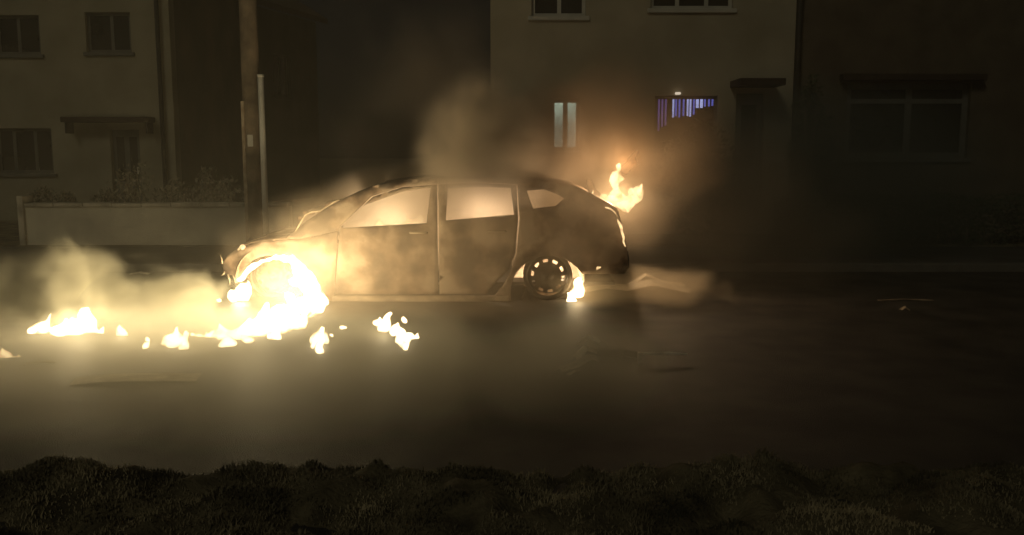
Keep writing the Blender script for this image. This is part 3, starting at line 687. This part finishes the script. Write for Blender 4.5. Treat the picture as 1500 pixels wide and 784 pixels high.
flame('flame', 'ragged flame on the road below the middle of the car', [(562, 477, 11, 7.6, .9), (576, 487, 10, 7.5, 1), (590, 497, 11, 7.4, 1), (592, 510, 7, 7.2, 1.), (607, 494, 6, 7.4, .8), (554, 472, 7, 7.7, .8), (584, 492, 8, 7.5, 1), (591, 504, 8, 7.3, 1), (600, 495, 7, 7.4, 1)], M['fire'], 14, YEL, tongues=1, group=GL, vox=.011)
flame('flame', 'tiny round flame just above the ragged flame below the middle of the car', [(594, 467, 5, 7.9, 1), (597, 469, 4, 7.9, 1)], M['fire'], 0, tongues=0, group=GL, vox=.008)
flame('flame', 'dull glow of flame at the top of the hatch left of the forked flames', [(866, 273, 6, 9.9), (870, 280, 6, 9.9), (863, 268, 4, 9.9), (876, 285, 5, 9.9)], M['fire_dim'], 0, tongues=0, group=GL, vox=.010)
flame('flame', 'bright flame licking out behind the bare rear wheel', [(846, 426, 11, 9.35, 1.2), (838, 438, 8, 9.3, 1), (843, 416, 6, 9.35, 1.2)], M['fire'], 14, (1, .7, .34), tongues=2, group=GL, vox=.012)
flame('flame', 'fire inside the rear wheel arch shining through the rim slots', [(803, 402, 20, 9.62, .9), (780, 412, 17, 9.62, .9), (826, 410, 19, 9.62, .9), (800, 425, 20, 9.62, .8)], M['fire_dim'], 85, (1, .72, .46), lpos=P(815, 405, 9.58), tongues=1, group=GL)
flame('flame', 'forked orange flames rising over the hatch at the rear of the car', along([(878, 291, 5, 9.9), (888, 294, 7.5, 9.9), (896, 291, 8.5, 9.92), (902, 283, 8, 9.95), (900, 273, 7, 9.9), (904, 263, 6.5, 9.88), (902, 254, 6, 9.9), (908, 246, 4.5, 9.9), (907, 240, 3, 9.9)], 2)
      + along([(900, 298, 6, 9.9), (910, 302, 7, 9.9), (917, 300, 9, 9.88), (921, 294, 9, 9.9), (929, 289, 8, 9.9), (932, 281, 6.5, 9.92), (939, 275, 4, 9.9)], 2) + [(872, 284, 4, 9.9), (912, 287, 4, 9.9), (923, 281, 4, 9.9), (893, 279, 4, 9.9), (885, 285, 4, 9.9)],
      M['fire_soft'], 75, (1, .68, .38), lpos=P(900, 290, 9.85), tongues=0, group=GL, vox=.012, lr=.05, disp=.075)
flame('flame', 'detached puff of orange flame floating above the rear flames', [(918, 243, 6, 9.9, 1.1), (915, 248, 5, 9.9, 1.1), (928, 235, 8, 9.9, 1.), (921, 241, 4, 9.9, 1.), (914, 243, 3.5, 9.9, 1.)], M['fire_dim'], 8, (1, .5, .2), tongues=1, group=GL, vox=.013)
flame('flame', 'thin added glow line imitating firelight reflected on the rear corner of the car', along([(888, 304, 1.56, 9.32, 1), (894, 308, 1.68, 9.3, 1), (900, 312, 1.80, 9.3, 1), (905, 318, 2.10, 9.32, 1), (908, 326, 2.40, 9.34, 1.2), (910, 335, 2.64, 9.36, 1.3), (912, 345, 2.64, 9.38, 1.3), (914, 354, 1.80, 9.4, 1.3), (915.5, 362, 1.32, 9.41, 1.2)]),
      M['fire_soft'], 0, tongues=0, group=GL, vox=.007)  # added glowing strip, imitates the rear fire's highlight on the glossy bumper corner
flame('flame', 'low flames along the door sill inside the front window', [(556, 331, 8, 9.9, 1), (572, 333, 7, 9.9, .8), (590, 332, 6, 9.9, .8), (606, 327, 9, 9.9, 1), (615, 322, 7, 9.9, 1.2), (580, 336, 9, 9.9, .8)], M['fire_soft'], 120, (1, .80, .54), lpos=P(575, 345, 10.1), tongues=1, group=GL, lr=.1)
flame('flame', 'fire low on the rear seat, seen through the rear door window', [(700, 345, 18, 10.2, .8), (675, 350, 14, 10.2, .8)], M['fire_soft'], 62, (1, .76, .52), lpos=P(710, 325, 9.85), tongues=1, group=GL, lr=.1)
flame('flame', 'line of flame along the base of the windscreen pillar', [(447, 316, 4, 9.45, 1), (456, 312, 4.5, 9.45, .9), (466, 309, 4.5, 9.45, .9), (476, 306, 5, 9.45, .8), (484, 301, 4.5, 9.45, .8), (440, 322, 3, 9.45, 1)], M['fire_dim'], 0, tongues=1, group=GL, vox=.009)
flame('flame', 'small flame at the rear edge of the bonnet', [(399, 349, 2.6, 9.4, .8), (405, 348, 3, 9.4, .7), (412, 347.5, 2.6, 9.4, .7)], M['fire_soft'], 0, tongues=0, group=GL, vox=.007)
flame('flame', 'small flame on the front corner of the bonnet', [(357, 361, 4.5, 9.4, .8), (352, 365, 3, 9.4, .7)], M['fire_soft'], 0, tongues=0, group=GL, vox=.008)
flame('flame', 'pinprick of flame on the rear bumper behind the wheel', [(876, 389, 3.6, 9.22, 1.), (880, 389, 2.4, 9.22, .8)], M['fire_soft'], 0, tongues=0, group=GL, vox=.006)

# ------------------------------------------------------------------ smoke and haze
def smoke(label, c, rad, dens_, ns=1.2, amp=1.0, thr=0.0, col=(.62, .56, .47), rot=(0, 0, 0), aniso=.25, gain=1.6, step=1.0, soft=1.0):
    m, t, out = newmat('smoke_volume'); N, L = t.nodes, t.links
    tc = N.new('ShaderNodeTexCoord')
    ln = N.new('ShaderNodeVectorMath'); ln.operation = 'LENGTH'; L.new(tc.outputs['Object'], ln.inputs[0])
    a = N.new('ShaderNodeMath'); a.operation = 'SUBTRACT'; a.inputs[0].default_value = 1.0; L.new(ln.outputs['Value'], a.inputs[1])
    sc_ = N.new('ShaderNodeVectorMath'); sc_.operation = 'MULTIPLY'; sc_.inputs[1].default_value = rad; L.new(tc.outputs['Object'], sc_.inputs[0])
    of = N.new('ShaderNodeVectorMath'); of.operation = 'ADD'; of.inputs[1].default_value = (random.uniform(0, 50), random.uniform(0, 50), random.uniform(0, 50)); L.new(sc_.outputs[0], of.inputs[0])
    n = N.new('ShaderNodeTexNoise'); n.inputs['Scale'].default_value = ns; n.inputs['Detail'].default_value = 4.5; n.inputs['Roughness'].default_value = .52; n.inputs['Distortion'].default_value = .45
    L.new(of.outputs[0], n.inputs['Vector'])
    n5 = N.new('ShaderNodeMath'); n5.operation = 'MULTIPLY_ADD'; L.new(n.outputs['Fac'], n5.inputs[0]); n5.inputs[1].default_value = amp * 2; n5.inputs[2].default_value = -amp - thr
    s = N.new('ShaderNodeMath'); s.operation = 'MULTIPLY_ADD'; L.new(a.outputs[0], s.inputs[0]); s.inputs[1].default_value = gain; L.new(n5.outputs[0], s.inputs[2])
    mr = N.new('ShaderNodeMapRange'); mr.interpolation_type = 'SMOOTHSTEP'; mr.inputs[1].default_value = 0; mr.inputs[2].default_value = soft; mr.inputs[3].default_value = 0; mr.inputs[4].default_value = dens_
    L.new(s.outputs[0], mr.inputs[0])
    ed = N.new('ShaderNodeMapRange'); ed.interpolation_type = 'SMOOTHSTEP'; ed.inputs[1].default_value = 0; ed.inputs[2].default_value = .3; L.new(a.outputs[0], ed.inputs[0])
    mu = N.new('ShaderNodeMath'); mu.operation = 'MULTIPLY'; L.new(mr.outputs[0], mu.inputs[0]); L.new(ed.outputs[0], mu.inputs[1])
    v = N.new('ShaderNodeVolumePrincipled'); v.inputs['Color'].default_value = (*col, 1); v.inputs['Anisotropy'].default_value = aniso
    L.new(mu.outputs[0], v.inputs['Density']); L.new(v.outputs[0], out.inputs['Volume'])
    m.cycles.volume_step_rate = step
    bm = bmesh.new(); bmesh.ops.create_icosphere(bm, subdivisions=3, radius=1.0)
    o = fin('smoke', bm, m, None, True); o.location = c; o.scale = rad; o.rotation_euler = rot
    tag(o, label, kind='stuff'); return o
LC = (.84, .80, .66)
smoke('low bank of yellow lit smoke rolling over the burning fuel on the left', P(40, 458, 8.75) , (2.5, 1.0, .85), 3.0, 1.6, 2.6, .25, LC)
smoke('puff of smoke standing up from the left hand flames', P(126, 428, 8.3), (.66, .5, .68), 6.0, 2.2, 2.0, .25, LC, soft=1.6)
smoke('lumps of smoke between the flames and the car nose', P(255, 450, 8.3), (.9, .5, .45), 2.2, 2.4, 2.6, .4, LC)
smoke('low smoke curling round the small flames on the road', P(250, 500, 7.4), (2.6, 1.0, .36), .6, 1.8, 1.6, .0, (.95, .91, .78))
smoke('thin smoke drifting toward the camera over the road', Vector((-1.5, 5.7, .1)), (3.3, 1.5, .60), .85, 1.0, 1.6, -.1, (.95, .90, .76))
smoke('thin smoke hanging in front of the car doors', P(610, 390, 8.45), (2.2, .60, .95), .75, 1.2, 1.4, -.2, (.84, .70, .55))
smoke('smoke filling the inside of the car', CO + Vector((.1, 0, .85)), (1.75, .84, .70), 2.6, 2.0, .8, -.5, (.86, .72, .55))
smoke('pale brown plume boiling out of the rear door window over the roof', P(708, 232, 9.4), (.86, .5, 1.02), 10.0, 1.7, 1.5, -.2, (.96, .82, .67), soft=2.3)
smoke('thin outer veil of the roof plume trailing up to the right', P(735, 195, 9.7), (1.1, .6, 1.15), 2.4, 1.3, 2.0, .2, (.85, .74, .62), rot=(0, R(14), 0), soft=2.0)
smoke('shred of smoke leaning off the plume toward the rear flames', P(810, 215, 9.8), (1.0, .6, .95), 4.5, 1.2, 1.8, .15, (.52, .42, .32), soft=2.0)
smoke('dull smoke rising high behind the car roof', P(620, 150, 11.2), (2.1, .9, 1.7), 1.2, .8, 1.8, .2, (.60, .52, .44), soft=2.0)
smoke('orange lit smoke billowing behind the hatch', P(915, 225, 10.4), (1.5, 1.0, 1.4), 1.6, .9, 1.6, .0, (.86, .70, .52), soft=1.8)
smoke('brown smoke spreading to the right of the car', P(1040, 320, 10.6), (2.6, 1.3, 1.7), .8, .7, 1.6, .0, (.55, .51, .42), soft=1.6)
smoke('grey smoke veil over the right hand houses', P(1220, 280, 12.4), (3.8, 1.2, 1.8), 1.1, .5, 1.2, -.1, (.34, .42, .40), soft=1.4)
smoke('brown smoke drifting past the rear quarter of the car', P(835, 318, 8.5), (1.1, .5, .6), .9, 1.5, 2.0, .0, (.84, .70, .54))
smoke('low smoke crawling along the road behind the rear wheel', P(950, 424, 9.2), (1.45, .6, .30), 2.4, 2.2, 2.0, .15, (.86, .74, .56), soft=1.6)
smoke('faint smoke between the garden wall and the car nose', P(290, 375, 11.0), (2.8, 1.2, 1.0), .2, .9, 2.0, .1, (.66, .6, .5))

bm = bmesh.new(); bx(bm, -32, 32, -4, 44, -1.2, 9.5)
hm, t, out = newmat('night_haze'); v = t.nodes.new('ShaderNodeVolumePrincipled'); v.inputs['Density'].default_value = .006; v.inputs['Color'].default_value = (.66, .62, .52, 1); v.inputs['Anisotropy'].default_value = .3
t.links.new(v.outputs[0], out.inputs['Volume'])
tag(fin('haze', bm, hm), kind='stuff')
